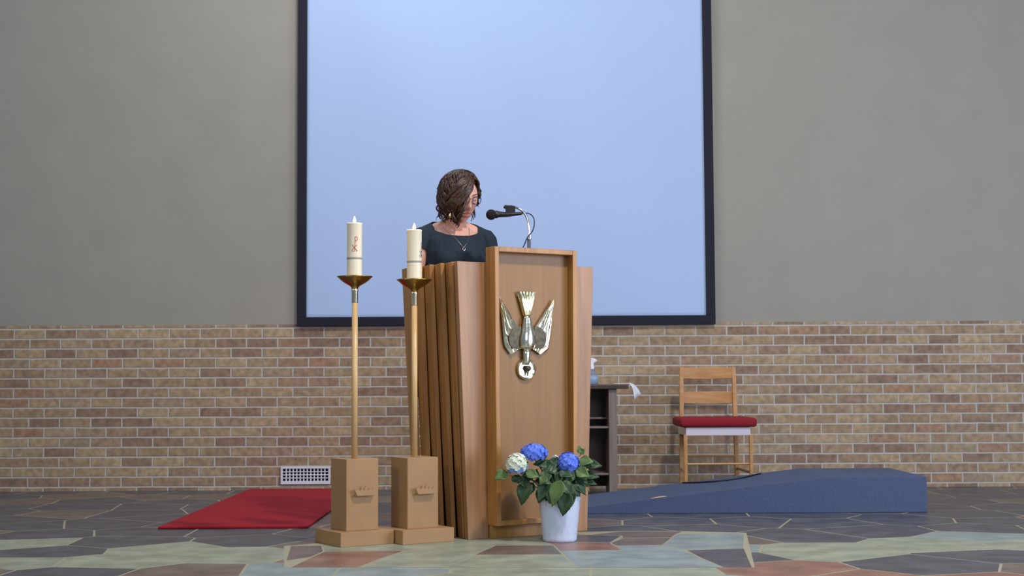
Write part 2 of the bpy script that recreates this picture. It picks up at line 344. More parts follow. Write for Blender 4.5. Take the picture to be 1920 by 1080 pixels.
# ------------------------------------------------------------------ vent grille, carpet, ramp
vt = thing('air_vent', (-1.42, YW, .04), 'white louvred air vent low on the brick wall above the red carpet', 'air vent')
bm = bmesh.new(); W2, H2 = .17, .118
for a, b in (((-W2, -.02, 0), (W2, 0, .022)), ((-W2, -.02, H2 - .012), (W2, 0, H2)), ((-W2, -.02, .022), (-W2 + .014, 0, H2 - .012)), ((W2 - .014, -.02, .022), (W2, 0, H2 - .012))): box(bm, a, b)
bev(mesh_obj('vent_frame', bm, M_vent, vt), .002)
bm = bmesh.new()
for i in range(1, 13): x = -W2 + .014 + (2 * W2 - .028) * i / 13; box(bm, (x - .004, -.014, .022), (x + .004, -.004, H2 - .012))
for k in range(1, 4): z = .022 + (H2 - .034) * k / 4; box(bm, (-W2 + .014, -.016, z - .003), (W2 - .014, -.003, z + .003))
mesh_obj('grille_bars', bm, M_vent, vt)
bm = bmesh.new(); box(bm, (-W2 + .012, -.003, .02), (W2 - .012, 0, H2 - .01)); mesh_obj('duct_shade_panel', bm, M_dvent, vt)  # dark panel painted as the shade behind the grille

bm = bmesh.new(); box(bm, (-1.8, 7.35, 0.0005), (-1.04, 9.9, .012)); o = bev(mesh_obj('red_carpet', bm, M_carpet), .004)
tag(o, 'crimson red carpet lying on the floor behind the left candle stand', 'carpet')

bm = bmesh.new(); a, b_, s = .08, 2.0, .128
zr = lambda x: max(.004, .040 + (x - .433) * .118)
xs = [.12, 1.75]
bm2 = [(.12, 8.06, 0.0005), (2.3, 8.06, 0.0005), (2.3, 8.86, 0.0005), (.12, 8.86, 0.0005)]
zt = zr(1.75)
pts = [(.12, .0005), (2.3, .0005), (2.3, zt), (1.75, zt), (.12, zr(.12))]
f0 = [bm.verts.new((x, 8.06, z)) for x, z in pts]; f1 = [bm.verts.new((x, 8.86, z)) for x, z in pts]
bm.faces.new(f0); bm.faces.new(f1[::-1])
for i in range(5): bm.faces.new((f0[i], f1[i], f1[(i + 1) % 5], f0[(i + 1) % 5]))
tag(bev(mesh_obj('access_ramp', bm, M_ramp), .004), 'low blue-grey carpeted ramp rising to the right across the floor', 'ramp')
# thin pale orange sliver on the ramp's front edge
bm = bmesh.new(); n = 8
xa, xb = .765, .845
q = [[], []]
for i in range(n + 1):
    t = i / n; x = xa + (xb - xa) * t; wd = .004 + .016 * math.sin(PI * t) ** .8
    z = zr(x) + .0022
    q[0].append(bm.verts.new((x, 8.07, z))); q[1].append(bm.verts.new((x + .01, 8.07 + wd * 2.2, z + .0015)))
for i in range(n): bm.faces.new((q[0][i], q[0][i + 1], q[1][i + 1], q[1][i]))
o = mesh_obj('pale_sliver', bm, M_sliver); o.modifiers.new('s', 'SOLIDIFY').thickness = .0015
tag(o, 'small pale orange sliver lying on the front edge of the blue-grey ramp', 'scrap')
bm = bmesh.new(); tube(bm, catmull([(1.03, 8.8, zr(1.03) + .006), (1.1, 8.7, zr(1.1) + .006), (1.2, 8.62, zr(1.2) + .006), (1.36, 8.63, zr(1.36) + .006), (1.5, 8.78, zr(1.5) + .006)]), .0045, 8)
tag(mesh_obj('floor_cable', bm, M_black, smooth=True), 'thin black cable lying on top of the ramp in front of the chair', 'cable')

# ------------------------------------------------------------------ chair
ch = thing('wooden_chair', (1.305, 9.4, 0), 'light wooden chair with a crimson seat cushion standing against the brick wall', 'chair')
for sx in (-1, 1):
    bm = bmesh.new(); hexa(bm, [(sx * .185 - .016, .20, 0), (sx * .185 + .016, .20, 0), (sx * .185 + .016, .235, 0), (sx * .185 - .016, .235, 0)],
                           [(sx * .175 - .013, .245, .825), (sx * .175 + .013, .245, .825), (sx * .175 + .013, .27, .825), (sx * .175 - .013, .27, .825)])
    bev(mesh_obj('back_post', bm, M_chair, ch), .004)
    bm = bmesh.new(); hexa(bm, [(sx * .208 - .010, -.215, 0), (sx * .208 + .010, -.215, 0), (sx * .208 + .010, -.195, 0), (sx * .208 - .010, -.195, 0)],
                           [(sx * .208 - .012, -.22, .39), (sx * .208 + .012, -.22, .39), (sx * .208 + .012, -.194, .39), (sx * .208 - .012, -.194, .39)])
    bev(mesh_obj('front_leg', bm, M_chair, ch), .004)
    bm = bmesh.new(); tube(bm, [(sx * .205, -.2, .15), (sx * .187, .215, .15)], .009, 8, False); mesh_obj('side_stretcher', bm, M_chair, ch)
for z0, z1 in ((.748, .822), (.582, .660)):
    bm = bmesh.new(); N = 12; P = []
    for i in range(N + 1):
        t = i / N; x = -.165 + .33 * t; y = .245 + .018 * math.sin(PI * t); sag = .004 * math.sin(PI * t)
        P.append([bm.verts.new(c) for c in ((x, y, z0 - sag), (x, y + .014, z0 - sag), (x, y + .014, z1), (x, y, z1))])
    for a, b in zip(P, P[1:]):
        for k in range(4): bm.faces.new((a[k], a[(k + 1) % 4], b[(k + 1) % 4], b[k]))
    bm.faces.new(P[0]); bm.faces.new(P[-1][::-1]); bev(mesh_obj('back_slat', bm, M_chair, ch), .003)
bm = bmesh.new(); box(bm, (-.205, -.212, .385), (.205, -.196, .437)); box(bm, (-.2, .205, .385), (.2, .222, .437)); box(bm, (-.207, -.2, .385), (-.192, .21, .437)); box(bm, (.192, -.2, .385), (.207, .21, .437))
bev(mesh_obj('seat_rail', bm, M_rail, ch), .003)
bm = bmesh.new(); box(bm, (-.245, -.24, .439), (.245, .21, .497)); o = bev(mesh_obj('seat_cushion', bm, M_red_f, ch, smooth=True), .02, 4)
bm = bmesh.new(); tube(bm, [(-.2, -.2, .205), (.2, -.2, .205)], .007, 8, False); mesh_obj('front_stretcher', bm, M_chair, ch)
bm = bmesh.new(); tube(bm, [(-.185, .218, .235), (.185, .218, .235)], .007, 8, False); mesh_obj('rear_stretcher', bm, M_chair, ch)

# ------------------------------------------------------------------ dark shelf stand
tb = thing('side_table', (.40, 9.33, 0), 'dark open-shelved side table standing between the lectern and the brick wall', 'side table')
bm = bmesh.new(); box(bm, (-.34, -.2, .684), (.335, .2, .712)); bev(mesh_obj('table_top', bm, M_dark, tb), .003)
for sx in (-1, 1):
    bm = bmesh.new(); box(bm, (sx * .235 - .026, -.17, 0), (sx * .235 + .026, .17, .684)); bev(mesh_obj('side_panel', bm, M_dark2, tb), .002)
bm = bmesh.new(); box(bm, (-.209, .155, .05), (.209, .168, .684)); mesh_obj('back_panel', bm, M_dark, tb)
for z in (.14, .435, .49):
    bm = bmesh.new(); box(bm, (-.209, -.16 if z < .48 else -.02, z), (.209, .155, z + .012)); bev(mesh_obj('shelf', bm, M_dark2, tb), .002)
# spray bottle
sb = thing('spray_bottle', (.51, 9.28, .7125), 'clear spray bottle with a white trigger top on the dark side table', 'bottle')
bm = bmesh.new(); lathe(bm, [(0.0, 0), (.036, 0), (.041, .004), (.041, .045), (.038, .058), (.024, .072), (.013, .084), (.013, .102), (0, .102)], 32); mesh_obj('bottle_body', bm, M_clear, sb, smooth=True)
bm = bmesh.new(); lathe(bm, [(0.0, .002), (.037, .002), (.037, .05), (0, .05)], 24); mesh_obj('liquid', bm, mat('pale_blue_liquid', (196, 212, 242), .3), sb, smooth=True)
bm = bmesh.new(); lathe(bm, [(0, .098), (.0165, .098), (.0165, .118), (.012, .122), (0, .122)], 20)
prism(bm, [(-.032, .158), (-.034, .142), (-.012, .138), (-.01, .12), (.012, .12), (.012, .138), (.03, .148), (.038, .156), (.02, .166), (-.006, .172), (-.022, .172)], -.011, .011)
bev(mesh_obj('trigger_head', bm, mat('white_plastic', (225, 232, 245), .35), sb), .003)
bm = bmesh.new(); prism(bm, [(-.022, .138), (-.014, .138), (-.018, .12), (-.028, .104), (-.033, .106), (-.026, .122)], -.006, .006); mesh_obj('trigger_lever', bm, M_black, sb)
# towel over the table's edge
bm = bmesh.new(); prof = [(-.10, .0042), (-.06, .0042), (-.02, .0045), (.0, .005), (.012, .0), (.026, -.012), (.038, -.034), (.047, -.062), (.052, -.092)]
R = []
for i, (x, z) in enumerate(prof):
    row = []
    for k in range(7):
        t = k / 6; y = -.19 + .15 * t; out = max(0, i - 3) / 5
        row.append(bm.verts.new((x + out * (.056 * t - .020) + out * .004 * math.sin(7 * t), y + out * .02 * (1 - t), z + out * (.030 * t - .004))))
    R.append(row)
for a, b in zip(R, R[1:]):
    for k in range(6): bm.faces.new((a[k], a[k + 1], b[k + 1], b[k]))
o = mesh_obj('hand_towel', bm, M_cloth, smooth=True); o.location = (.737, 9.33, .7125); m = o.modifiers.new('s', 'SOLIDIFY'); m.thickness = .0035; m.offset = 1
tag(o, 'white folded cloth hanging over the right edge of the dark side table', 'cloth')

# ------------------------------------------------------------------ candle stands and candles
TH = math.radians(32.5)
def crown(bm):
    base = [(-.044, .0), (.044, .0), (.058, .030), (.048, .026), (.040, .034), (.030, .022), (.018, .034), (.010, .022), (.0, .046), (-.010, .022), (-.018, .034), (-.030, .022), (-.040, .034), (-.048, .026), (-.058, .030)]
    prism(bm, base, -.106, -.099)
def stand(x, y, ztop, label):
    t = thing('candle_stand', (x, y, 0), label, 'candle stand', TH, 'tall wooden candle stands with brass dishes')
    bm = bmesh.new(); box(bm, (-.1345, -.1345, 0), (.1345, .1345, .064)); bev(mesh_obj('plinth', bm, M_box, t), .002)
    bm = bmesh.new(); box(bm, (-.081, -.081, .064), (.081, .081, .388)); bev(mesh_obj('box_pedestal', bm, M_box, t), .002)
    bm = bmesh.new(); crown(bm); o = mesh_obj('crown_emblem', bm, M_box, t); o.location = (.006, 0, .222); bev(o, .001)
    for sx in (-.03, .03):
        bm = bmesh.new(); box(bm, (sx - .003, -.0995, .006), (sx + .003, -.0805, .012)); p = mesh_obj('standoff_pin', bm, M_box, o)
    z0 = ztop - .12
    bm = bmesh.new(); lathe(bm, [(.0145, .388), (.0135, z0)], 20); mesh_obj('pole', bm, M_pole, t, smooth=True)
    bm = bmesh.new(); lathe(bm, [(.0142, z0), (.0150, z0 + .002), (.0150, z0 + .05), (.0165, z0 + .056), (.0165, z0 + .062), (.014, z0 + .066)], 24); mesh_obj('brass_collar', bm, M_gold, t, smooth=True)
    bm = bmesh.new(); zc = ztop
    lathe(bm, [(.014, zc - .056), (.0165, zc - .050), (.022, zc - .043), (.034, zc - .036), (.052, zc - .026), (.068, zc - .013), (.077, zc - .004), (.083, zc), (.083, zc + .003), (.076, zc + .001), (.060, zc - .010), (.04, zc - .016), (0, zc - .018)], 40)
    mesh_obj('drip_dish', bm, M_brass, t, smooth=True)
    return t
stand(-.731, 6.685, 1.226, 'tall candle stand with brass dish, the one further left, on a square plinth')
stand(-.460, 6.77, 1.216, 'tall candle stand with brass dish, the one next to the lectern')
def candle(x, y, z, h, label, mark_mat, mark_ang, mark_z):
    t = thing('candle', (x, y, z), label, 'candle', 0, 'lit white pillar candles')
    bm = bmesh.new(); lathe(bm, [(0, 0), (.037, 0), (.0355, .03), (.0350, .05), (.0350, h - .006), (.0365, h - .002), (.0362, h + .002), (.032, h - .001), (.026, h - .006), (.012, h - .009), (0, h - .009)], 40); mesh_obj('wax_body', bm, M_wax, t, smooth=True)
    bm = bmesh.new(); lathe(bm, [(.0353, .098), (.0358, .099), (.0358, .106), (.0353, .107)], 40, cap=False); mesh_obj('painted_band', bm, M_grayw, t, smooth=True)
    bm = bmesh.new(); R_ = .0354
    def cyl(u, v_): a = mark_ang + u / R_; return (R_ * math.sin(a), -R_ * math.cos(a), mark_z + v_)
    for st in ([(-.012, -.012), (0, .002), (.012, .014)], [(.012, -.013), (0, .002), (-.010, .014)], [(.002, -.014), (.003, .02), (.003, .052)],
               [(.003, .05), (.012, .052), (.014, .042), (.011, .034), (.003, .033)], [(-.009, -.016), (-.002, -.014)], [(.009, -.016), (.014, -.012)]):
        tube(bm, [cyl(*p) for p in catmull([(a, b, 0) for a, b in st], 4) and [(q.x, q.y) for q in catmull([(a, b, 0) for a, b in st], 4)]], .0013, 6)
    mesh_obj('chi_rho_mark', bm, mark_mat, t, smooth=True)
    bm = bmesh.new(); tube(bm, [(0, 0, h - .009), (.0005, 0, h + .008), (.002, 0, h + .013)], .0011, 6); mesh_obj('wick', bm, M_wick, t)
    bm = bmesh.new(); lathe(bm, [(0, h + .003), (.0045, h + .006), (.0075, h + .012), (.0070, h + .018), (.0042, h + .026), (.0018, h + .032), (0, h + .036)], 20); fl_ = mesh_obj('flame', bm, M_flame, t, smooth=True)
    l = bpy.data.lights.new('candle_light', 'POINT'); l.energy = 0.7; l.color = (1, .68, .34); l.shadow_soft_size = .012
    lo = bpy.data.objects.new('candle_light', l); C.objects.link(lo); lo.parent = t; lo.location = (0, 0, h + .05)
candle(-.733, 6.685, 1.209, .266, 'lit white candle with a red monogram and grey band, on the left stand', M_red, .1, .15)
candle(-.460, 6.77, 1.199, .252, 'lit white candle with a blue mark at its edge, in front of the speaker\'s shoulder', M_bluew, 1.15, .14)

# ------------------------------------------------------------------ lectern
LO = (.0744, 6.971, 0)
le = thing('lectern', LO, 'tall oak lectern with staggered side planks and a silver dove on its framed front', 'lectern', TH)
Ht, Hf = 1.304, 1.375
def plank(x0b, x1b, x0t, x1t, y, th, z1, name='plank', m=None):
    bm = bmesh.new(); hexa(bm, [(x0b, y, 0), (x1b, y, 0), (x1b, y + th, 0), (x0b, y + th, 0)], [(x0t, y, z1), (x1t, y, z1), (x1t, y + th, z1), (x0t, y + th, z1)])
    return bev(mesh_obj(name, bm, m or M_oak2, le), .002)
plank(-.338, -.225, -.394, -.225, 0, .03, Ht, 'front_plank'); plank(.225, .345, .225, .394, 0, .03, Ht, 'front_plank')
for sx in (-1, 1):
    for i in range(5):
        y0 = .045 + .098 * i; L_ = .088; out_t = .400 + .004 * i; out_b = .338 + .006 * i
        a = math.radians(13); th = .022; bm = bmesh.new()
        def ring(o, z, L):
            p0 = Vector((o, y0)); d = Vector((-math.sin(a), math.cos(a))); n_ = Vector((-math.cos(a), -math.sin(a)))
            q = [p0, p0 + d * L, p0 + d * L + n_ * th, p0 + n_ * th]
            return [(sx * k.x, k.y, z) for k in q]
        hexa(bm, ring(out_b, 0, .080), ring(out_t, Ht, .132)); bev(mesh_obj('side_plank', bm, M_oak, le), .002)
# inner casing (box) that the planks are fixed to
bm = bmesh.new(); box(bm, (-.25, .3, 0), (.25, .80, .12)); mesh_obj('foot_platform', bm, mat('navy_carpet_platform', (26, 36, 74), .9), le)
for sx in (-1, 1):
    bm = bmesh.new(); box(bm, (sx * .35 - .012, .03, 1.16), (sx * .35 + .012, .50, 1.22)); mesh_obj('side_rail', bm, M_oak, le)
bm = bmesh.new(); box(bm, (-.222, 0.0, .0), (.222, .03, 1.30)); mesh_obj('front_carcass', bm, M_oak, le)
for sx in (-1, 1):
    bm = bmesh.new(); box(bm, (sx * .306 - .004, .045, 0), (sx * .306 + .004, .50, 1.10)); mesh_obj('inner_lining', bm, mat('navy_lining', (28, 36, 78), .85), le)
# framed front
fw, fz0, D0 = .2365, .063, -.083
bm = bmesh.new(); t_ = .024
def fx(z): return fw - .006 * (1 - (z - fz0) / (Hf - fz0))
for sx in (-1, 1):
    hexa(bm, [(sx * fx(fz0), D0, fz0), (sx * (fx(fz0) - t_), D0, fz0), (sx * (fx(fz0) - t_), 0, fz0), (sx * fx(fz0), 0, fz0)],
             [(sx * fw, D0, Hf), (sx * (fw - t_), D0, Hf), (sx * (fw - t_), 0, Hf), (sx * fw, 0, Hf)])
box(bm, (-fw + t_, D0, Hf - t_), (fw - t_, 0, Hf)); box(bm, (-fx(fz0) + t_ + .0, D0, fz0), (fx(fz0) - t_, 0, fz0 + t_))
bev(mesh_obj('front_frame', bm, M_oak, le), .002)
bm = bmesh.new(); box(bm, (-fw + .012, D0 + .048, fz0 + .01), (fw - .012, D0 + .058, Hf - .01)); mesh_obj('recessed_panel', bm, M_panel, le)
bm = bmesh.new(); box(bm, (-.225, -.03, 0), (.225, -.001, fz0 + .001)); bev(mesh_obj('base_board', bm, M_oak, le), .002)
bm = bmesh.new(); hexa(bm, [(-.30, .032, 1.265), (.30, .032, 1.265), (.30, .38, 1.185), (-.30, .38, 1.185)], [(-.30, .032, 1.282), (.30, .032, 1.282), (.30, .38, 1.202), (-.30, .38, 1.202)])
bev(mesh_obj('reading_desk', bm, M_oak, le), .002)
# dove: local emblem coords, u in metres right, z up from dove centre
dv = bpy.data.objects.new('dove_emblem', None); C.objects.link(dv); dv.parent = le; PY = D0 + .048
dv.location = (-.022, PY, 0)
dv['label'] = 'polished silver dove flying downwards'
def px2(xp, yp):   # zoom-5 pixel (4.908x from 880,520) to panel coords
    x = 880 + xp / 4.908; y = 520 + yp / 4.908
    Sx = 391 * .843
    u = (x - 992.5) / Sx; return (u, HC + (713 - y) / (391 - u * .538 * 58) - .004)
def plate(name, pts, y0, th, m, par=dv):
    bm = bmesh.new(); prism(bm, [px2(*p) for p in pts], y0 - th, y0); return bev(mesh_obj(name, bm, m, par), .0012)
def ridged(name, left, right, rows, amp, m, y0=-.012, th=.004, nr=5):
    # surface between two polylines (px), corrugated across
    bm = bmesh.new(); N = 24; K = rows; V = []
    def samp(poly, t):
        f = t * (len(poly) - 1); i = min(int(f), len(poly) - 2); return (poly[i][0] + (poly[i + 1][0] - poly[i][0]) * (f - i), poly[i][1] + (poly[i + 1][1] - poly[i][1]) * (f - i))
    for k in range(K + 1):
        a, b = samp(left, k / K), samp(right, k / K); row = []
        for i in range(N + 1):
            t = i / N; p = px2(a[0] + (b[0] - a[0]) * t, a[1] + (b[1] - a[1]) * t); ph = (t * nr) % 1
            row.append(bm.verts.new((p[0], y0 - amp * (1 - abs(2 * ph - 1)), p[1])))
        V.append(row)
    for k in range(K):
        for i in range(N): bm.faces.new((V[k][i], V[k][i + 1], V[k + 1][i + 1], V[k + 1][i]))
    o = mesh_obj(name, bm, m, dv); s = o.modifiers.new('s', 'SOLIDIFY'); s.thickness = th; s.offset = 0; return o
ridged('tail', [(440, 122), (500, 345)], [(616, 128), (550, 345)], 12, .014, M_gold, nr=6)
ridged('left_wing', [(272, 168), (300, 360), (318, 560), (330, 630), (382, 700)], [(276, 168), (345, 270), (400, 380), (450, 450), (480, 640)], 22, .007, M_gold, nr=3)
ridged('right_wing', [(776, 200), (690, 330), (620, 440), (590, 500), (575, 650)], [(780, 200), (765, 380), (745, 560), (728, 660), (655, 705)], 22, .006, M_gold, nr=5)
for nm, cx, s_ in (('left_shoulder_plume', 470, -1), ('right_shoulder_plume', 590, 1)):
    pts = [(cx, 440)] + [(cx + s_ * 115 * math.sin(a_) * 1.0, 560 - 120 * math.cos(a_)) for a_ in [.35 + i * .25 for i in range(9)]] + [(cx + s_ * 20, 650), (cx, 640)]
    plate(nm, pts, -.016, .006, M_dgold)
def halfround(name, prof, m, y0, bulge):
    bm = bmesh.new(); V = []
    for cx, cy, hw in prof:
        row = []
        for i in range(13):
            a_ = PI * i / 12; p = px2(cx - hw * math.cos(a_), cy); row.append(bm.verts.new((p[0], y0 - bulge * hw / 50 * math.sin(a_), p[1])))
        row.append(bm.verts.new((px2(cx, cy)[0], y0, px2(cx, cy)[1]))); V.append(row)
    for a, b in zip(V, V[1:]):
        for i in range(len(a) - 1): bm.faces.new((a[i], a[i + 1], b[i + 1], b[i]))
        bm.faces.new((a[-1], a[0], b[0], b[-1]))
    bm.faces.new(V[0]); bm.faces.new(V[-1][::-1]); return mesh_obj(name, bm, m, dv, smooth=True)
halfround('body', [(528, 338, 26), (528, 370, 34), (528, 430, 44), (528, 480, 58), (526, 540, 72), (524, 600, 76), (522, 640, 68), (522, 655, 46)], M_gold, -.018, .024)
halfround('neck', [(524, 640, 36), (524, 700, 34), (524, 760, 30), (522, 800, 26)], M_gold, -.014, .022)
bm = bmesh.new(); cu, cz = px2(526, 838)[0], px2(526, 838)[1]
lathe(bm, [(0, 0), (.040, 0), (.0465, .004), (.049, .009), (.052, .0045), (.052, -.001), (0, -.001)], 48, Matrix.Translation((cu, -.008, cz)) @ Matrix.Rotation(PI / 2, 4, 'X')); mesh_obj('halo_disc', bm, M_gold, dv, smooth=False)
bm = bmesh.new(); ball(bm, (cu + .004, -.020, cz + .004), (.017, .011, .014)); prism(bm, [(cu - .006, cz - .006), (cu + .010, cz - .006), (cu + .001, cz - .038)], -.022, -.016)
mesh_obj('dove_head', bm, M_dgold, dv, smooth=False)
for a_, b__ in (((cu - .005, -.032, cz + .10), (cu + .005, 0, cz + .11)), ((cu - .05, -.014, cz + .12), (cu - .042, -.0, cz + .13)), ((cu + .042, -.014, cz + .12), (cu + .05, -.0, cz + .13)), ((cu - .004, -.012, cz - .01), (cu + .004, 0, cz)), ((cu - .004, -.012, cz + .23), (cu + .004, 0, cz + .24))):
    bm = bmesh.new(); box(bm, a_, b__); mesh_obj('mounting_pin', bm, M_dgold, dv)

# ------------------------------------------------------------------ microphone on chrome gooseneck
def at(x, y, Y):
    """world point seen at photo pixel x, y at distance Y"""
    xr, yr = x - 960, 540 - y; xx = xr - ROLL * -yr * -1 if False else xr + ROLL * yr; yv = yr - ROLL * xr
    dx, du = xx / F, yv / F; c, s = math.cos(PITCH), math.sin(PITCH)
    dy, dz = c - s * du, s + c * du
    return Vector((dx * Y / dy, Y, HC + dz * Y / dy))
ms = thing('microphone_stand', at(992, 480, 7.12), 'curved chrome microphone stand rising from the top of the lectern', 'microphone stand')
base = ms.location.copy(); base.z = 1.292; ms.location = base
B = lambda x, y, Y=7.12: at(x, y, Y) - base
neck = catmull([(0, 0, 0), B(992, 470), B(993, 445), B(991, 420), B(985, 402), B(974, 392), B(962, 388.5), B(950, 389)], 8)
bm = bmesh.new(); tube(bm, neck, .0058, 14); mesh_obj('gooseneck', bm, M_chrome, ms, smooth=True)
bm = bmesh.new(); lathe(bm, [(0, .0005), (.03, .0005), (.03, .006), (.012, .012), (.0095, .02), (.0095, .14), (.007, .146), (0, .146)], 24); mesh_obj('base_socket', bm, M_chrome, ms, smooth=True)
bm = bmesh.new(); tube(bm, [B(947, 388.5), B(960, 388)], .0085, 12)
prism(bm, [(B(946, 387).x, B(946, 384.5).z), (B(966, 387).x, B(960, 386.5).z), (B(966, 387).x, B(966, 398).z), (B(958, 400).x, B(958, 406).z), (B(946, 400).x, B(946, 407).z), (B(948, 397).x, B(950, 395).z)], -.008, .008)
bev(mesh_obj('microphone_clip', bm, M_black, ms), .001)
mk = thing('microphone', at(950, 403, 7.12), 'black handheld microphone held in a clip before the speaker\'s mouth', 'microphone')
mb = mk.location.copy(); Q = lambda x, y: at(x, y, 7.12) - mb
bm = bmesh.new(); tube(bm, [Q(930, 401.8), Q(936, 401.8), Q(950, 402.5), Q(977, 400.2)], [.0165, .0150, .0120, .0080], 20); mesh_obj('handle', bm, M_black, mk, smooth=True)
bm = bmesh.new(); ball(bm, Q(921, 402.5), .0265, seg=28); mesh_obj('head_grille', bm, M_grille, mk, smooth=True)
bm = bmesh.new(); tube(bm, [Q(929, 402), Q(931.5, 402)], .0195, 24); mesh_obj('grille_ring', bm, M_black, mk, smooth=True)
bm = bmesh.new()
cp = [at(978, 400, 7.12), at(990, 400, 7.12), at(999, 406, 7.11), at(1002, 418, 7.10), at(999, 432, 7.10), at(993, 440, 7.10), at(988, 447, 7.105), at(984, 457, 7.12), at(979, 468, 7.12), at(976, 480, 7.12), at(974, 488, 7.12)]
tube(bm, catmull(cp, 8), .0028, 8)
ring_ = [at(992 + 3.6 * math.cos(t), 449 + 1.0 * math.sin(t), 7.12 - .009 * math.sin(t)) for t in [i * PI / 6 for i in range(13)]]
tube(bm, ring_, .0022, 8, False)
tag(mesh_obj('microphone_cable', bm, M_cable, smooth=True), 'dark blue microphone cable looping around the chrome stand', 'cable')

# ------------------------------------------------------------------ potted hydrangea
PX, PYY = .215, 6.72
pp = thing('potted_hydrangea', (PX, PYY, 0), 'potted hydrangea with blue and cream flowers standing before the lectern', 'potted plant')
bm = bmesh.new(); n = 48; prof = [(.0, .002), (.074, .0), (.0775, .004)] + [(.078 + .021 * t, .004 + .203 * t) for t in [i / 22 for i in range(1, 23)]] + [(.099, .210), (.096, .211), (.094, .206), (.086, .11), (0, .11)]
rings = []
for j, (r, z) in enumerate(prof):
    if r == 0: rings.append([bm.verts.new((0, 0, z))]); continue
    rr = []
    for i in range(n):
        a_ = 2 * PI * i / n; d = 0
        if 3 < j < 23: d = .0022 * abs(math.sin(a_ * 8 + z * 48)) * abs(math.sin(a_ * 8 - z * 48))
        rr.append(bm.verts.new(((r - d) * math.cos(a_), (r - d) * math.sin(a_), z)))
    rings.append(rr)
for a, b in zip(rings, rings[1:]):
    for i in range(n):
        j = (i + 1) % n
        if len(a) == 1: bm.faces.new((a[0], b[i], b[j]))
        elif len(b) == 1: bm.faces.new((a[i], b[0], a[j]))
        else: bm.faces.new((a[i], b[i], b[j], a[j]))
mesh_obj('plant_pot', bm, M_white, pp, smooth=True)
bm = bmesh.new(); lathe(bm, [(0, .112), (.0865, .112), (.091, .175), (.06, .182), (0, .185)], 32); mesh_obj('soil', bm, M_soil, pp)
def W(x, y, dY=0):      # pixel on the plant to pot-local coordinates, dY towards the camera positive
    p = at(x, y, PYY - dY); return p - Vector((PX, PYY, 0))
stemroots = []
def stem(p, r=.0035):
    p = Vector(p); q = Vector((p.x * .12, p.y * .12, .17)); m_ = q.lerp(p, .5) + Vector((0, 0, .02))
    bm = bmesh.new(); tube(bm, catmull([q, m_, p], 6), [r, r * .7], 7); mesh_obj('stem', bm, M_stem, pp, smooth=True)
def leaf(base, tip, wd, m=None, up=(0, -.6, 1), fold=.25, curl=.2, rs=0):
    base, tip = Vector(base), Vector(tip); ax = tip - base; L = ax.length; ax.normalize(); u = Vector(up); s = ax.cross(u).normalized(); nn = s.cross(ax).normalized()
    bm = bmesh.new(); N = 12; K = 4; V = []
    for i in range(N + 1):
        t = i / N; hw = wd * (math.sin(PI * min(1, t ** .78)) ** .85) * (1 - .25 * t) if 0 < t < 1 else .0006
        row = []
        for k in range(-K, K + 1):
            f = k / K; ser = 1 + (.05 * (-1) ** i if abs(k) == K else 0)
            h = fold * abs(f) * hw - curl * L * (t * t) + .004 * math.sin(9 * t + abs(f) * 3) * abs(f)
            row.append(bm.verts.new(base + ax * (L * t) + s * (f * hw * ser) + nn * h))
        V.append(row)
    for i in range(N):
        for k in range(2 * K): bm.faces.new((V[i][k], V[i + 1][k], V[i + 1][k + 1], V[i][k + 1]))
    tube(bm, [base - ax * .012 - nn * .004, base], .0014, 5)
    o = mesh_obj('leaf', bm, m or M_leaf, pp, smooth=True); o.modifiers.new('s', 'SOLIDIFY').thickness = .0012
    return o
def flower(c, r, mats_, nfl, label):
    c = Vector(c); fh = bpy.data.objects.new('flower_head', None); C.objects.link(fh); fh.parent = pp; fh.location = c; fh['label'] = label
    bms = [bmesh.new() for _ in mats_]
    for i in range(nfl):
        zz = 1 - 1.75 * (i + .5) / nfl; a_ = i * 2.39996; q = math.sqrt(max(0, 1 - zz * zz)); d = Vector((q * math.cos(a_), q * math.sin(a_), zz))
        pos = Vector((d.x * r[0], d.y * r[0], d.z * r[1])) * random.uniform(.88, 1.04)
        t1 = d.orthogonal().normalized(); t2 = d.cross(t1); rot = random.random() * PI; bm_ = bms[0]
        if callable(mats_[0][1]):
            idx = 0
            for j, mm_ in enumerate(mats_):
                if mm_[1](d): idx = j
            bm_ = bms[idx]
        sz = random.uniform(.0125, .0165)
        for p in range(4):
            ph = rot + p * PI / 2; dd = t1 * math.cos(ph) + t2 * math.sin(ph); ss = t1 * -math.sin(ph) + t2 * math.cos(ph)
            pts_ = [(0, 0, 0), (.45, .5, .1), (.95, .55, .22), (1.15, 0, .12), (.95, -.55, .22), (.45, -.5, .1)]
            vs = [bm_.verts.new(pos + dd * (sz * a) + ss * (sz * b) + d * (sz * cc)) for a, b, cc in pts_]
            bm_.faces.new(vs)
        ball(bm_, pos + d * .001, .0012, seg=6)
    for b_, mm_ in zip(bms, mats_):
        if len(b_.verts): mesh_obj('petals', b_, mm_[0], fh)
        else: b_.free()
    bm = bmesh.new(); ball(bm, (0, 0, -.004), (r[0] * .72, r[0] * .72, r[1] * .7), seg=14); mesh_obj('inner_florets', bm, M_leaf2 if label.startswith('cream') else mat('deep_blue_petal', (60, 80, 205), .6), fh, smooth=True)
    stem(c - Vector((0, 0, r[1] * .6)))
one = lambda d: True
flower(W(1001, 849, .01), (.060, .038), [(M_blue, one)], 52, 'vivid blue flower head')
flower(W(1066, 868, .03), (.046, .046), [(M_blue, one)], 52, 'vivid blue flower head on the right')
flower(W(969, 871, .06), (.048, .048), [(M_cream, one), (M_lblue, lambda d: d.z < -.35)], 52, 'cream flower head tinged with blue')
flower(W(1041, 861, .0), (.012, .012), [(M_cream, one)], 10, 'cream bud cluster')
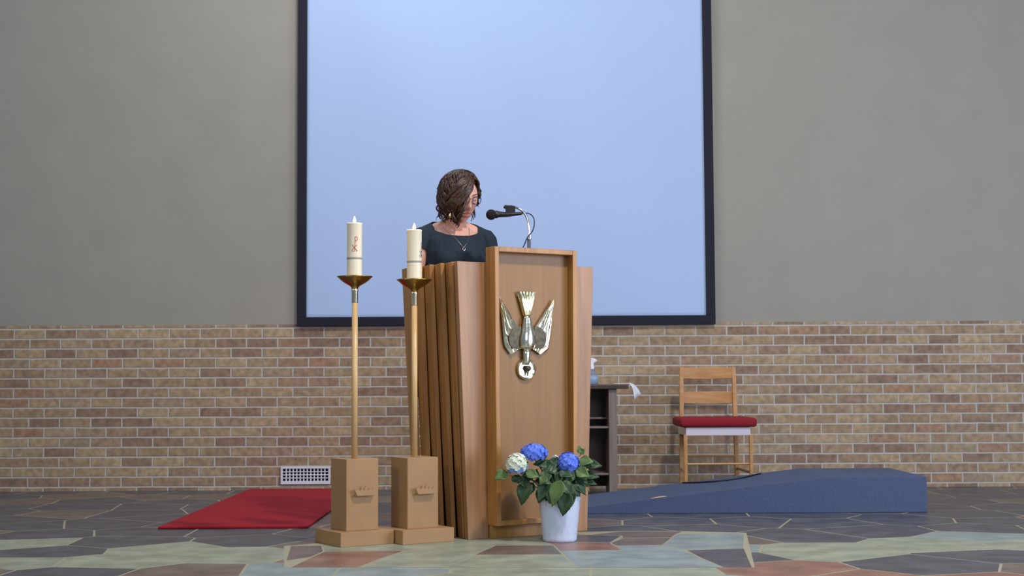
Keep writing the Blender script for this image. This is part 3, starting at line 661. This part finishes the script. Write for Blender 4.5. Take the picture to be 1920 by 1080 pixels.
LV = [  # base px, tip px, half width (m), depth base, depth tip, material
 (951, 886, 928, 896, .026, .05, .07, 2), (1010, 890, 1000, 884, .02, .03, .05, 0), (1030, 880, 1015, 908, .024, .06, .09, 0),
 (990, 900, 976, 947, .034, .05, .07, 0), (1000, 905, 985, 930, .026, .04, .04, 0), (985, 885, 1012, 893, .022, .06, .08, 2), (1024, 892, 1011, 908, .019, .09, .10, 2), (1020, 900, 1031, 907, .016, .09, .10, 2),
 (1052, 900, 1034, 950, .034, .105, .125, 2), (1064, 922, 1055, 968, .034, .112, .118, 0), (1040, 918, 1030, 945, .030, .100, .108, 0), (1058, 905, 1070, 930, .028, .09, .115, 0), (1030, 900, 1008, 940, .03, .06, .10, 0), (1018, 915, 1010, 944, .024, .06, .07, 0), (1062, 900, 1061, 920, .022, .08, .10, 2), (1045, 880, 1022, 880, .024, .05, .07, 0),
 (1040, 875, 1010, 872, .024, .03, .05, 0), (1075, 885, 1060, 905, .022, .06, .09, 0), (1080, 880, 1105, 893, .026, .05, .07, 2), (1085, 865, 1112, 862, .026, .03, .05, 2), (1095, 870, 1129, 872, .022, .02, .03, 0),
 (1088, 850, 1086, 836, .013, .02, .02, 2), (1088, 852, 1097, 840, .013, .02, .02, 2), (1090, 900, 1120, 905, .020, .02, .03, 0), (1080, 905, 1100, 925, .024, .05, .06, 0), (1070, 910, 1090, 930, .024, .07, .07, 0), (1090, 890, 1124, 893, .020, .02, .03, 0),
 (1075, 895, 1108, 908, .022, .03, .04, 0), (1055, 890, 1040, 905, .026, .06, .08, 0), (1030, 905, 1015, 925, .026, .06, .08, 0), (1040, 915, 1022, 938, .026, .07, .09, 0), (1068, 915, 1075, 945, .022, .08, .10, 0),
 (975, 893, 990, 915, .024, .04, .06, 0), (1000, 885, 975, 905, .024, .04, .05, 0), (960, 893, 978, 905, .020, .05, .06, 0), (1025, 870, 1000, 868, .02, .02, .03, 0), (1048, 885, 1075, 892, .024, .07, .09, 0), (1035, 890, 1060, 905, .028, .05, .06, 0),
 (1020, 880, 1045, 870, .026, .04, .05, 0), (1050, 870, 1030, 862, .022, .02, .03, 0), (1085, 880, 1100, 900, .022, .04, .06, 2), (1092, 888, 1095, 872, .02, .02, .03, 0), (1040, 900, 1000, 900, .03, .0, -.02, 0), (1055, 895, 1105, 885, .03, -.02, -.05, 0),
 (1045, 890, 1020, 860, .03, -.03, -.05, 0), (1050, 890, 1085, 860, .03, -.03, -.05, 0), (1035, 910, 1005, 918, .026, .02, .02, 0), (1095, 905, 1106, 922, .010, .03, .04, 3), (1086, 918, 1100, 928, .010, .04, .04, 3), (1060, 905, 1085, 918, .026, .03, .04, 0)]
for i, (bx, by, tx, ty, wd, d0, d1, mi) in enumerate(LV):
    leaf(W(bx, by, d0), W(tx, ty, d1), wd * 1.22 if mi != 3 else wd, (M_leaf, M_leaf, M_leaf2, M_leaf3)[mi] if mi else M_leaf, up=(random.uniform(-.3, .3), -1.0, random.uniform(.4, 1.0)), fold=random.uniform(.1, .35), curl=random.uniform(-.05, .04) if d1 > .1 else random.uniform(.03, .2))
for p in ((1010, 890), (1050, 895), (1080, 890), (990, 895), (1035, 900), (1090, 870), (1070, 905), (965, 893)):
    stem(W(p[0], p[1], .02), .003)

# ------------------------------------------------------------------ person
PT = at(853, 713, 7.42); PERSON = Vector((PT.x, 7.42, .1205)); PROT = math.radians(22)
pe = thing('person', PERSON, 'woman in a dark teal dress and glasses reading at the lectern, head bowed', 'person', PROT); pe.scale = (1.03, 1.03, 1.03)
def skin_mat():
    m = mat('skin', (214, 166, 152), .5, Subsurface_Weight=.15, Subsurface_Radius=(.02, .01, .006), noise_amt=.04, nscale=20)
    return m
M_skin = skin_mat()
HM = Matrix.Translation((0.016, -.060, 1.515)) @ Matrix.Rotation(math.radians(8), 4, 'Z') @ Matrix.Rotation(math.radians(17), 4, 'X')   # head frame (face -Y)
def g(x, y, z, c, s): return math.exp(-(((x - c[0]) / s[0]) ** 2 + ((y - c[1]) / s[1]) ** 2 + ((z - c[2]) / s[2]) ** 2))
def head_mesh(bm):
    b2 = bmesh.new(); bmesh.ops.create_uvsphere(b2, u_segments=72, v_segments=56, radius=1)
    for v_ in b2.verts:
        x, y, z = v_.co; X = x * .077; Y = y * .092; Z = z * .115
        if Z < 0: k = (-Z / .115); X *= 1 - .36 * k ** 1.6; Y = Y * (1 - .12 * k) - .012 * k * (y < 0)
        if Y < 0 and Z > -.1: Y *= 1 - .10 * abs(x) ** 2
        fr = Y < 0
        if fr:
            Y -= .021 * g(X, 0, Z, (0, 0, -.028), (.011, 1, .014)) + .011 * g(X, 0, Z, (0, 0, -.006), (.008, 1, .022))
            for s in (-1, 1):
                Y += .010 * g(X, 0, Z, (s * .031, 0, .012), (.017, 1, .013)); Y -= .004 * g(X, 0, Z, (s * .030, 0, .009), (.011, 1, .007))
                Y -= .004 * g(X, 0, Z, (s * .032, 0, .032), (.02, 1, .007)); Y -= .005 * g(X, 0, Z, (s * .042, 0, -.022), (.015, 1, .015))
                Y -= .004 * g(X, 0, Z, (s * .009, 0, -.036), (.005, 1, .005))
            Y -= .0065 * g(X, 0, Z, (0, 0, -.056), (.019, 1, .0045)) + .0070 * g(X, 0, Z, (0, 0, -.067), (.016, 1, .0050)); Y += .005 * g(X, 0, Z, (0, 0, -.0615), (.022, 1, .0022)) + .004 * g(X, 0, Z, (0, 0, -.078), (.016, 1, .005))
            Y -= .007 * g(X, 0, Z, (0, 0, -.095), (.018, 1, .012))
        v_.co = HM @ Vector((X, Y, Z * (1.12 if Z < 0 else 1)))
    me = bpy.data.meshes.new('t'); b2.to_mesh(me); b2.free(); bm.from_mesh(me); bpy.data.meshes.remove(me)
bm = bmesh.new(); head_mesh(bm)
for s in (-1, 1): ball(bm, (s * .075, .008, -.012), (.008, .017, .029), HM, 14)
# neck, torso
hb = HM @ Vector((0, .02, -.05))
tube(bm, [(0, .02, 1.30), (0, .0, 1.38), hb], [.062, .050, .052], 20)
loft(bm, [(0, .01, .84, .12, .09), (0, .01, .88, .165, .11), (0, .012, .96, .165, .112), (0, .005, 1.04, .13, .095), (0, 0, 1.10, .128, .095), (0, -.008, 1.18, .150, .112), (0, -.012, 1.24, .160, .118), (0, -.002, 1.30, .160, .100), (0, .008, 1.335, .150, .078), (0, .014, 1.36, .105, .058), (0, .016, 1.385, .06, .045)], 36)
for s in (-1, 1):
    ball(bm, (s * .068, -.085, 1.205), (.056, .05, .055))
    tube(bm, [(s * .03, .02, 1.385), (s * .10, .018, 1.352), (s * .155, .012, 1.322)], [.034, .038, .042], 16)      # trapezius / shoulder
    sh = Vector((s * .168, .008, 1.312)); el = Vector((s * .225, .0, 1.065)); wr = Vector((s * .15, -.215, 1.085))
    tube(bm, catmull([sh, sh.lerp(el, .5), el], 5), [.050, .046, .042, .036], 18)
    tube(bm, catmull([el, el.lerp(wr, .4), wr], 5), [.038, .038, .030, .024], 16)
    fd = Vector((s * -.15, -.95, .12)).normalized(); side = Vector((0, 0, 1)).cross(fd).normalized() * -s   # towards thumb
    pc = wr + fd * .045; tube(bm, [wr, wr + fd * .03, wr + fd * .075], [.022, .030, .034], 16, flat=.42, up=(0, 0, 1))
    for fi, (off, ln) in enumerate(((.026, .068), (.009, .078), (-.009, .072), (-.026, .056))):
        k0 = wr + fd * .078 + side * off; k1 = k0 + fd * ln * .45 + Vector((0, 0, -.002)); k2 = k1 + fd * ln * .32 + Vector((0, 0, -.010)); k3 = k2 + fd * ln * .22 + Vector((0, 0, -.012))
        tube(bm, [k0 - fd * .02, k0, k1, k2, k3], [.0085, .0088, .0082, .0075, .0065], 10)
    t0 = wr + fd * .02 + side * .022; t1 = t0 + fd * .028 + side * .022; t2 = t1 + fd * .028 + side * .008 + Vector((0, 0, -.006)); tube(bm, [t0, t1, t2], [.012, .010, .008], 10)
    hp = Vector((s * .085, .01, .88)); kn = Vector((s * .09, -.01, .48)); an = Vector((s * .09, .02, .075))
    tube(bm, catmull([hp, hp.lerp(kn, .5), kn], 5), [.085, .075, .055], 18); tube(bm, catmull([kn, kn.lerp(an, .35) + Vector((0, .012, 0)), an], 5), [.054, .052, .040, .032], 16)
    tube(bm, [an + Vector((0, .03, -.035)), an + Vector((0, -.06, -.045)), an + Vector((s * .01, -.16, -.055))], [.032, .034, .018], 14, flat=.8, up=(0, 0, 1))
raw = mesh_obj('raw_body', bm, M_skin, None)
rm = raw.modifiers.new('remesh', 'REMESH'); rm.mode = 'VOXEL'; rm.voxel_size = .0038; rm.use_smooth_shade = True
smm = raw.modifiers.new('smooth', 'SMOOTH'); smm.iterations = 4; smm.factor = .5
dg = bpy.context.evaluated_depsgraph_get(); bme = bpy.data.meshes.new_from_object(raw.evaluated_get(dg)); bme.name = 'body'
bpy.data.objects.remove(raw)
body = bpy.data.objects.new('body', bme); C.objects.link(body); body.parent = pe
# dress cut from the body surface
bm = bmesh.new(); bm.from_mesh(bme)
def keep(p):
    x, y, z = p
    if z > 1.42 or z < .95: return False
    ax = abs(x)
    if ((x) / .120) ** 2 + ((y - .0) / (.088 if y < 0 else .05)) ** 2 < 1 and z > 1.25: return False
    if ax > .165 and z < 1.262 + (ax - .20) * .35: return False
    if z < 1.24 and ax > .168: return False
    if y < -.13 and ax > .125: return False
    if y < -.16: return False
    if z > 1.395 : return False
    return True
bmesh.ops.delete(bm, geom=[f for f in bm.faces if not keep(f.calc_center_median())], context='FACES')
bm.normal_update()
for v_ in bm.verts:
    x, y, z = v_.co; k = noise.noise(Vector((x * 14, y * 14, z * 9))) * .004 + noise.noise(Vector((x * 30 + z * 12, y * 20, z * 8))) * .002
    v_.co += v_.normal * (.007 + k * .8)
# smooth the cut edges a little
for _ in range(14):
    bnd = [v_ for v_ in bm.verts if v_.is_boundary]; new = {}
    for v_ in bnd:
        nb = [e.other_vert(v_).co for e in v_.link_edges if e.is_boundary]
        if len(nb) == 2: new[v_] = (v_.co * 2 + nb[0] + nb[1]) / 4
    for v_, c_ in new.items(): v_.co = c_
N_ = 64; R = []
for z, rx, ry in ((.975, .180, .13), (.93, .185, .138), (.85, .20, .155), (.7, .20, .165), (.52, .185, .160)):
    R.append([bm.verts.new(((rx + .008 * math.sin(9 * 2 * PI * k / N_) * (1 - z)) * math.cos(2 * PI * k / N_), .008 + (ry + .008 * math.sin(9 * 2 * PI * k / N_) * (1 - z)) * math.sin(2 * PI * k / N_), z)) for k in range(N_)])
for a, b in zip(R, R[1:]):
    for k in range(N_): bm.faces.new((a[k], a[(k + 1) % N_], b[(k + 1) % N_], b[k]))
dr = mesh_obj('dress', bm, M_dress, pe, smooth=True); s = dr.modifiers.new('s', 'SOLIDIFY'); s.thickness = .003; s.offset = 0
dr['label'] = 'dark teal dress with a round neckline and cap sleeves'
for s in (-1, 1):
    bm = bmesh.new(); tube(bm, [(s * .09, .055, .035), (s * .09, -.03, .03), (s * .098, -.13, .022), (s * .10, -.165, .018)], [.036, .040, .036, .022], 16, flat=.8, up=(0, 0, 1)); mesh_obj('shoe', bm, M_shoe, pe, smooth=True)
# face details
def H(x, y, z): return HM @ Vector((x, y, z * (1.12 if z < 0 else 1)))
M_lip = mat('lips', (158, 84, 86), .45)
pass

for nm, z, bow in (('upper_lip', -.0555, .0022), ('lower_lip', -.0665, -.0028)):
    bm = bmesh.new(); tube(bm, [H(x, -.0905 + 9 * x * x + (.002 if nm == 'upper_lip' else .003), z + bow * math.cos(x / .022 * PI / 2)) for x in [(-.019 + .038 * i / 10) for i in range(11)]], [.0012, .0035, .0042, .0035, .0012], 10)
    mesh_obj(nm, bm, M_lip, pe, smooth=True)
M_brow = mat('eyebrow', (74, 48, 40), .8)
for s in (-1, 1):
    bm = bmesh.new(); tube(bm, [H(s * (.014 + .034 * t), -.0905 + .014 * t * t, .030 + .006 * math.sin(PI * t * .7)) for t in [i / 6 for i in range(7)]], [.0014, .0022, .001], 6); mesh_obj('eyebrow', bm, M_brow, pe, smooth=True)
    bm = bmesh.new(); tube(bm, [H(s * (.017 + .027 * t), -.0855 + .010 * t * t, .007 - .0035 * math.sin(PI * t)) for t in [i / 6 for i in range(7)]], [.0007, .0014, .0007], 6); mesh_obj('eyelash', bm, M_brow, pe, smooth=True)
# glasses
gl = bpy.data.objects.new('glasses', None); C.objects.link(gl); gl.parent = pe; gl['label'] = 'dark-rimmed glasses'
for s in (-1, 1):
    pts = []; lens = []
    for i in range(28):
        a_ = 2 * PI * i / 28; cx = math.copysign(abs(math.cos(a_)) ** .6, math.cos(a_)) * .0245; cz = math.copysign(abs(math.sin(a_)) ** .6, math.sin(a_)) * .0175
        pts.append(H(s * .033 + cx, -.105 + .006 * (abs(s * .033 + cx) / .05) ** 2, .008 + cz))
    bm = bmesh.new(); tube(bm, pts + [pts[0], pts[1]], .0017, 8, False); mesh_obj('rim', bm, M_gframe, gl, smooth=True)
    bm = bmesh.new(); vs = [bm.verts.new(p) for p in pts]; bm.faces.new(vs); o = mesh_obj('lens', bm, M_glass, gl); o.modifiers.new('s', 'SOLIDIFY').thickness = .001
    bm = bmesh.new(); tube(bm, [H(s * .057, -.098, .014), H(s * .072, -.075, .014), H(s * .08, .0, .008), H(s * .078, .02, -.01)], .0017, 8); mesh_obj('temple', bm, M_gframe, gl, smooth=True)
bm = bmesh.new(); tube(bm, catmull([H(-.010, -.105, .012), H(0, -.109, .015), H(.010, -.105, .012)], 5), .0016, 8); mesh_obj('bridge', bm, M_gframe, gl, smooth=True)
# earring
bm = bmesh.new(); e0 = H(-.086, .004, -.045)
bmesh.ops.create_uvsphere(bm, u_segments=14, v_segments=8, radius=1, matrix=Matrix.Translation(e0 + Vector((.004, -.075, -.052))) @ Matrix.Diagonal((.009, .004, .012, 1)))
tube(bm, [e0, e0 + Vector((-.002, -.03, -.014)), e0 + Vector((.004, -.075, -.042))], .001, 6)
mesh_obj('earring', bm, mat('bright_gold', (250, 225, 170), .12, 1), pe, smooth=True)
# necklace
def chest(x, z):   # march a ray towards the dress front
    hit, loc, nrm, _ = DRT.ray_cast(Vector((x, -.5, z)), Vector((0, 1, 0))), None, None, None
    return hit
from mathutils.bvhtree import BVHTree
bt_ = BVHTree.FromPolygons([v_.co for v_ in dr.data.vertices], [p.vertices[:] for p in dr.data.polygons])
bb_ = BVHTree.FromPolygons([v_.co for v_ in bme.vertices], [p.vertices[:] for p in bme.polygons])
def fy(x, z):
    h = [r[0].y for r in (bt_.ray_cast(Vector((x, -.6, z)), Vector((0, 1, 0))), bb_.ray_cast(Vector((x, -.6, z)), Vector((0, 1, 0)))) if r[0]]
    return min(h) - .006 if h else -.1
bm = bmesh.new(); nz = [(-.07, 1.372), (-.055, 1.335), (-.03, 1.30), (0, 1.262), (.03, 1.30), (.055, 1.335), (.07, 1.372)]
tube(bm, catmull([(x, fy(x, z), z) for x, z in nz], 5), .0009, 6); nk = mesh_obj('necklace', bm, M_silver, pe, smooth=True)
bm = bmesh.new(); pc = Vector((0, fy(0, 1.255) - .001, 1.252)); tube(bm, [pc + Vector((.0065 * math.cos(t), 0, .008 * math.sin(t))) for t in [i * PI / 8 for i in range(18)]], .0016, 6, False); mesh_obj('pendant', bm, M_silver, nk, smooth=True)

# hair: scalp cap plus curly locks
def hair_mat():
    m = bpy.data.materials.new('auburn_hair'); m.use_nodes = True; nt = m.node_tree; b = nt.nodes['Principled BSDF']; L = nt.links.new
    tc = nt.nodes.new('ShaderNodeTexCoord'); n = nt.nodes.new('ShaderNodeTexNoise'); n.inputs['Scale'].default_value = 150; n.inputs['Detail'].default_value = 4; L(tc.outputs['Object'], n.inputs['Vector'])
    r = nt.nodes.new('ShaderNodeValToRGB'); r.color_ramp.elements[0].position = .36; r.color_ramp.elements[1].position = .68
    r.color_ramp.elements[0].color = lin((26, 14, 12)); r.color_ramp.elements[1].color = lin((78, 47, 36)); L(n.outputs['Fac'], r.inputs[0]); L(r.outputs[0], b.inputs['Base Color'])
    b.inputs['Roughness'].default_value = .42; return m
M_hair = hair_mat()
bm = bmesh.new()
b2 = bmesh.new(); bmesh.ops.create_uvsphere(b2, u_segments=48, v_segments=36, radius=1)
def face_open(x, y, z):      # region of the skull left free of hair (head frame): the face, more open on her left (+x) side
    if y > -.030: return False
    return z < .076 + max(0, x) * .35 and x > -.045
def shell(x, y, z, k=1.0):
    return Vector((x * (.099 if x < 0 else .079) * k, y * .110 * k + .006, z * .127 * k + .008))
dl = [v_ for v_ in b2.verts if face_open(*shell(*v_.co)) or v_.co.z < -.72]
bmesh.ops.delete(b2, geom=dl, context='VERTS')
for v_ in b2.verts: v_.co = HM @ (shell(*v_.co) * (1 + .03 * noise.noise(v_.co * 5)))
me = bpy.data.meshes.new('t'); b2.to_mesh(me); b2.free(); bm.from_mesh(me); bpy.data.meshes.remove(me)
random.seed(21)
down = (HM.to_3x3().inverted() @ Vector((0, 0, -1))).normalized()
part = Vector((.022, -.03, .115))       # parting, on her left of centre
def lock(a_, start_k, length, r0, amp, seed, swing):
    """one curly lock: runs over the shell from the parting outwards in direction a_, then hangs"""
    pts = []; n = 40; ph = random.random() * 6.28; fr = random.uniform(3.4, 5.6)
    for i in range(n):
        t = i / (n - 1) * length
        # polar travel over the ellipsoid
        th_ = start_k + t * 1.0; 
        if th_ < 1.75:
            d = Vector((math.sin(th_) * math.cos(a_), math.sin(th_) * math.sin(a_), math.cos(th_))); p = shell(*d, 1.03 + .05 * min(1, th_)); last = p; lt = t
        else:
            p = last + (down * .105 + Vector((math.cos(a_), math.sin(a_), 0)) * swing) * (t - lt)
        am = amp * min(1, t / .8); tang = Vector((-math.sin(a_), math.cos(a_), 0))
        p = p + tang * am * math.sin(ph + t * fr * 2.4) + Vector((p.x, p.y, 0)).normalized() * am * .8 * math.cos(ph + t * fr * 2.4)
        pts.append(HM @ p)
    rr = [r0 * min(1, .35 + 2.2 * i / n) * (1 if i < n * .86 else max(.2, (n - 1 - i) / (n * .14))) for i in range(n)]
    tube(bm, pts, rr, 6, False)
for i in range(250):
    a_ = random.uniform(0, 2 * PI); dx, dy = math.cos(a_), math.sin(a_)
    L_ = random.uniform(1.2, 1.45) if dx > .45 else random.uniform(1.45, 2.0)
    fr_face = dy < -.15
    if fr_face:
        if dx > -.55: continue   # stops at the hairline; the sweep below covers one side
        if dx >= .93: L_ = random.uniform(1.3, 1.7)
        L_ = min(L_, 2.6)
    lock(a_, random.uniform(.02, .3) if L_ < 1 else random.uniform(.02, .9), L_, random.uniform(.0045, .0085), random.uniform(.008, .015) if L_ > 1 else .003, i, random.uniform(-.03, .008))
# big front sweep over her right eye and cheek
for i in range(84):
    t0 = i / 83; s0 = Vector((.016 - .012 * t0, -.085 + .11 * random.random(), .118)); ph = random.random() * 6; s0.z = .128 - 4.2 * (s0.y + .01) ** 2
    e_ = Vector((-.048 - .047 * t0 + random.uniform(-.010, .010), -.112 + .075 * t0, -.050 - .050 * random.random() - .02 * t0))
    m1 = Vector((-.008 - .062 * t0, -.106 + .03 * t0, .074 + .012 * t0)); m2 = Vector((-.054 - .050 * t0, -.118 + .055 * t0, -.002))
    P_ = catmull([s0, m1, m2, e_], 8); out = []
    for j, p in enumerate(P_):
        k = j / len(P_); am = .0115 * min(1, k * 1.6); out.append(HM @ (p + Vector((am * math.sin(ph + k * 13), am * .7 * math.cos(ph + k * 13), am * .5 * math.sin(ph * 2 + k * 9)))))
    tube(bm, out, [.003, .0068, .0078, .0068, .0025], 6, False)
# smaller sweep down her left temple
for i in range(34):
    t0 = i / 33; s0 = Vector((.018 + .008 * t0, -.082 + .10 * random.random(), .118)); s0.z = .128 - 4.2 * (s0.y + .01) ** 2; ph = random.random() * 6
    m1 = Vector((.046 + .010 * t0, -.070 + .05 * t0, .096)); m2 = Vector((.074 + .004 * t0, -.022 + .04 * t0, .040)); e_ = Vector((.078, -.008 + .03 * t0, -.01 - .05 * random.random()))
    P_ = catmull([s0, m1, m2, e_], 8); out = []
    for j, p in enumerate(P_):
        k = j / len(P_); am = .004 * k; out.append(HM @ (p + Vector((am * math.sin(ph + k * 11), am * math.cos(ph + k * 11), 0))))
    tube(bm, out, [.003, .0045, .004, .003, .002], 6, False)
# one long curl hanging below her right cheek
for q_ in range(5):
    P_ = [HM @ (Vector((-.060 + .006 * q_, -.070 + .004 * q_, -.065)) + down * ((.064 + .006 * (q_ % 3)) * k) + Vector((.012 * math.sin(8 * k + q_ * .9), .009 * math.cos(8 * k + q_ * .9), 0))) for k in [j / 14 for j in range(15)]]
    tube(bm, P_, [.005, .0055, .0045, .0015], 6, False)
# her left side: one curl by the cheek plus thin flyaways
for off, L0 in (((.079, -.012), .17), ((.080, .0), .18), ((.078, .015), .19)):
    P_ = [HM @ Vector((off[0] * (.6 + .4 * min(1, k * 3)) + .006 * math.sin(k * 14 + L0 * 40), off[1], .10 - L0 * k * 1.15)) for k in [j / 16 for j in range(17)]]
    tube(bm, P_, [.003, .005, .005, .0015], 6, False)
for k_ in range(8):
    a_ = Vector((-.092, .0 + .05 * random.random(), .05 - .10 * random.random())); f_ = random.uniform(.014, .040); g_ = random.uniform(-.02, .015); h_ = random.random() * 6
    P_ = [HM @ (a_ + Vector((-f_ * t, .006 * math.sin(6 * t + h_), g_ * t * t + .006 * math.sin(5 * t + h_)))) for t in [j / 8 for j in range(9)]]
    tube(bm, P_, [.0024, .0016, .0005], 5, False)
hr = mesh_obj('hair', bm, M_hair, pe, smooth=True); hr['label'] = 'chin-length curly auburn hair falling over one eye'
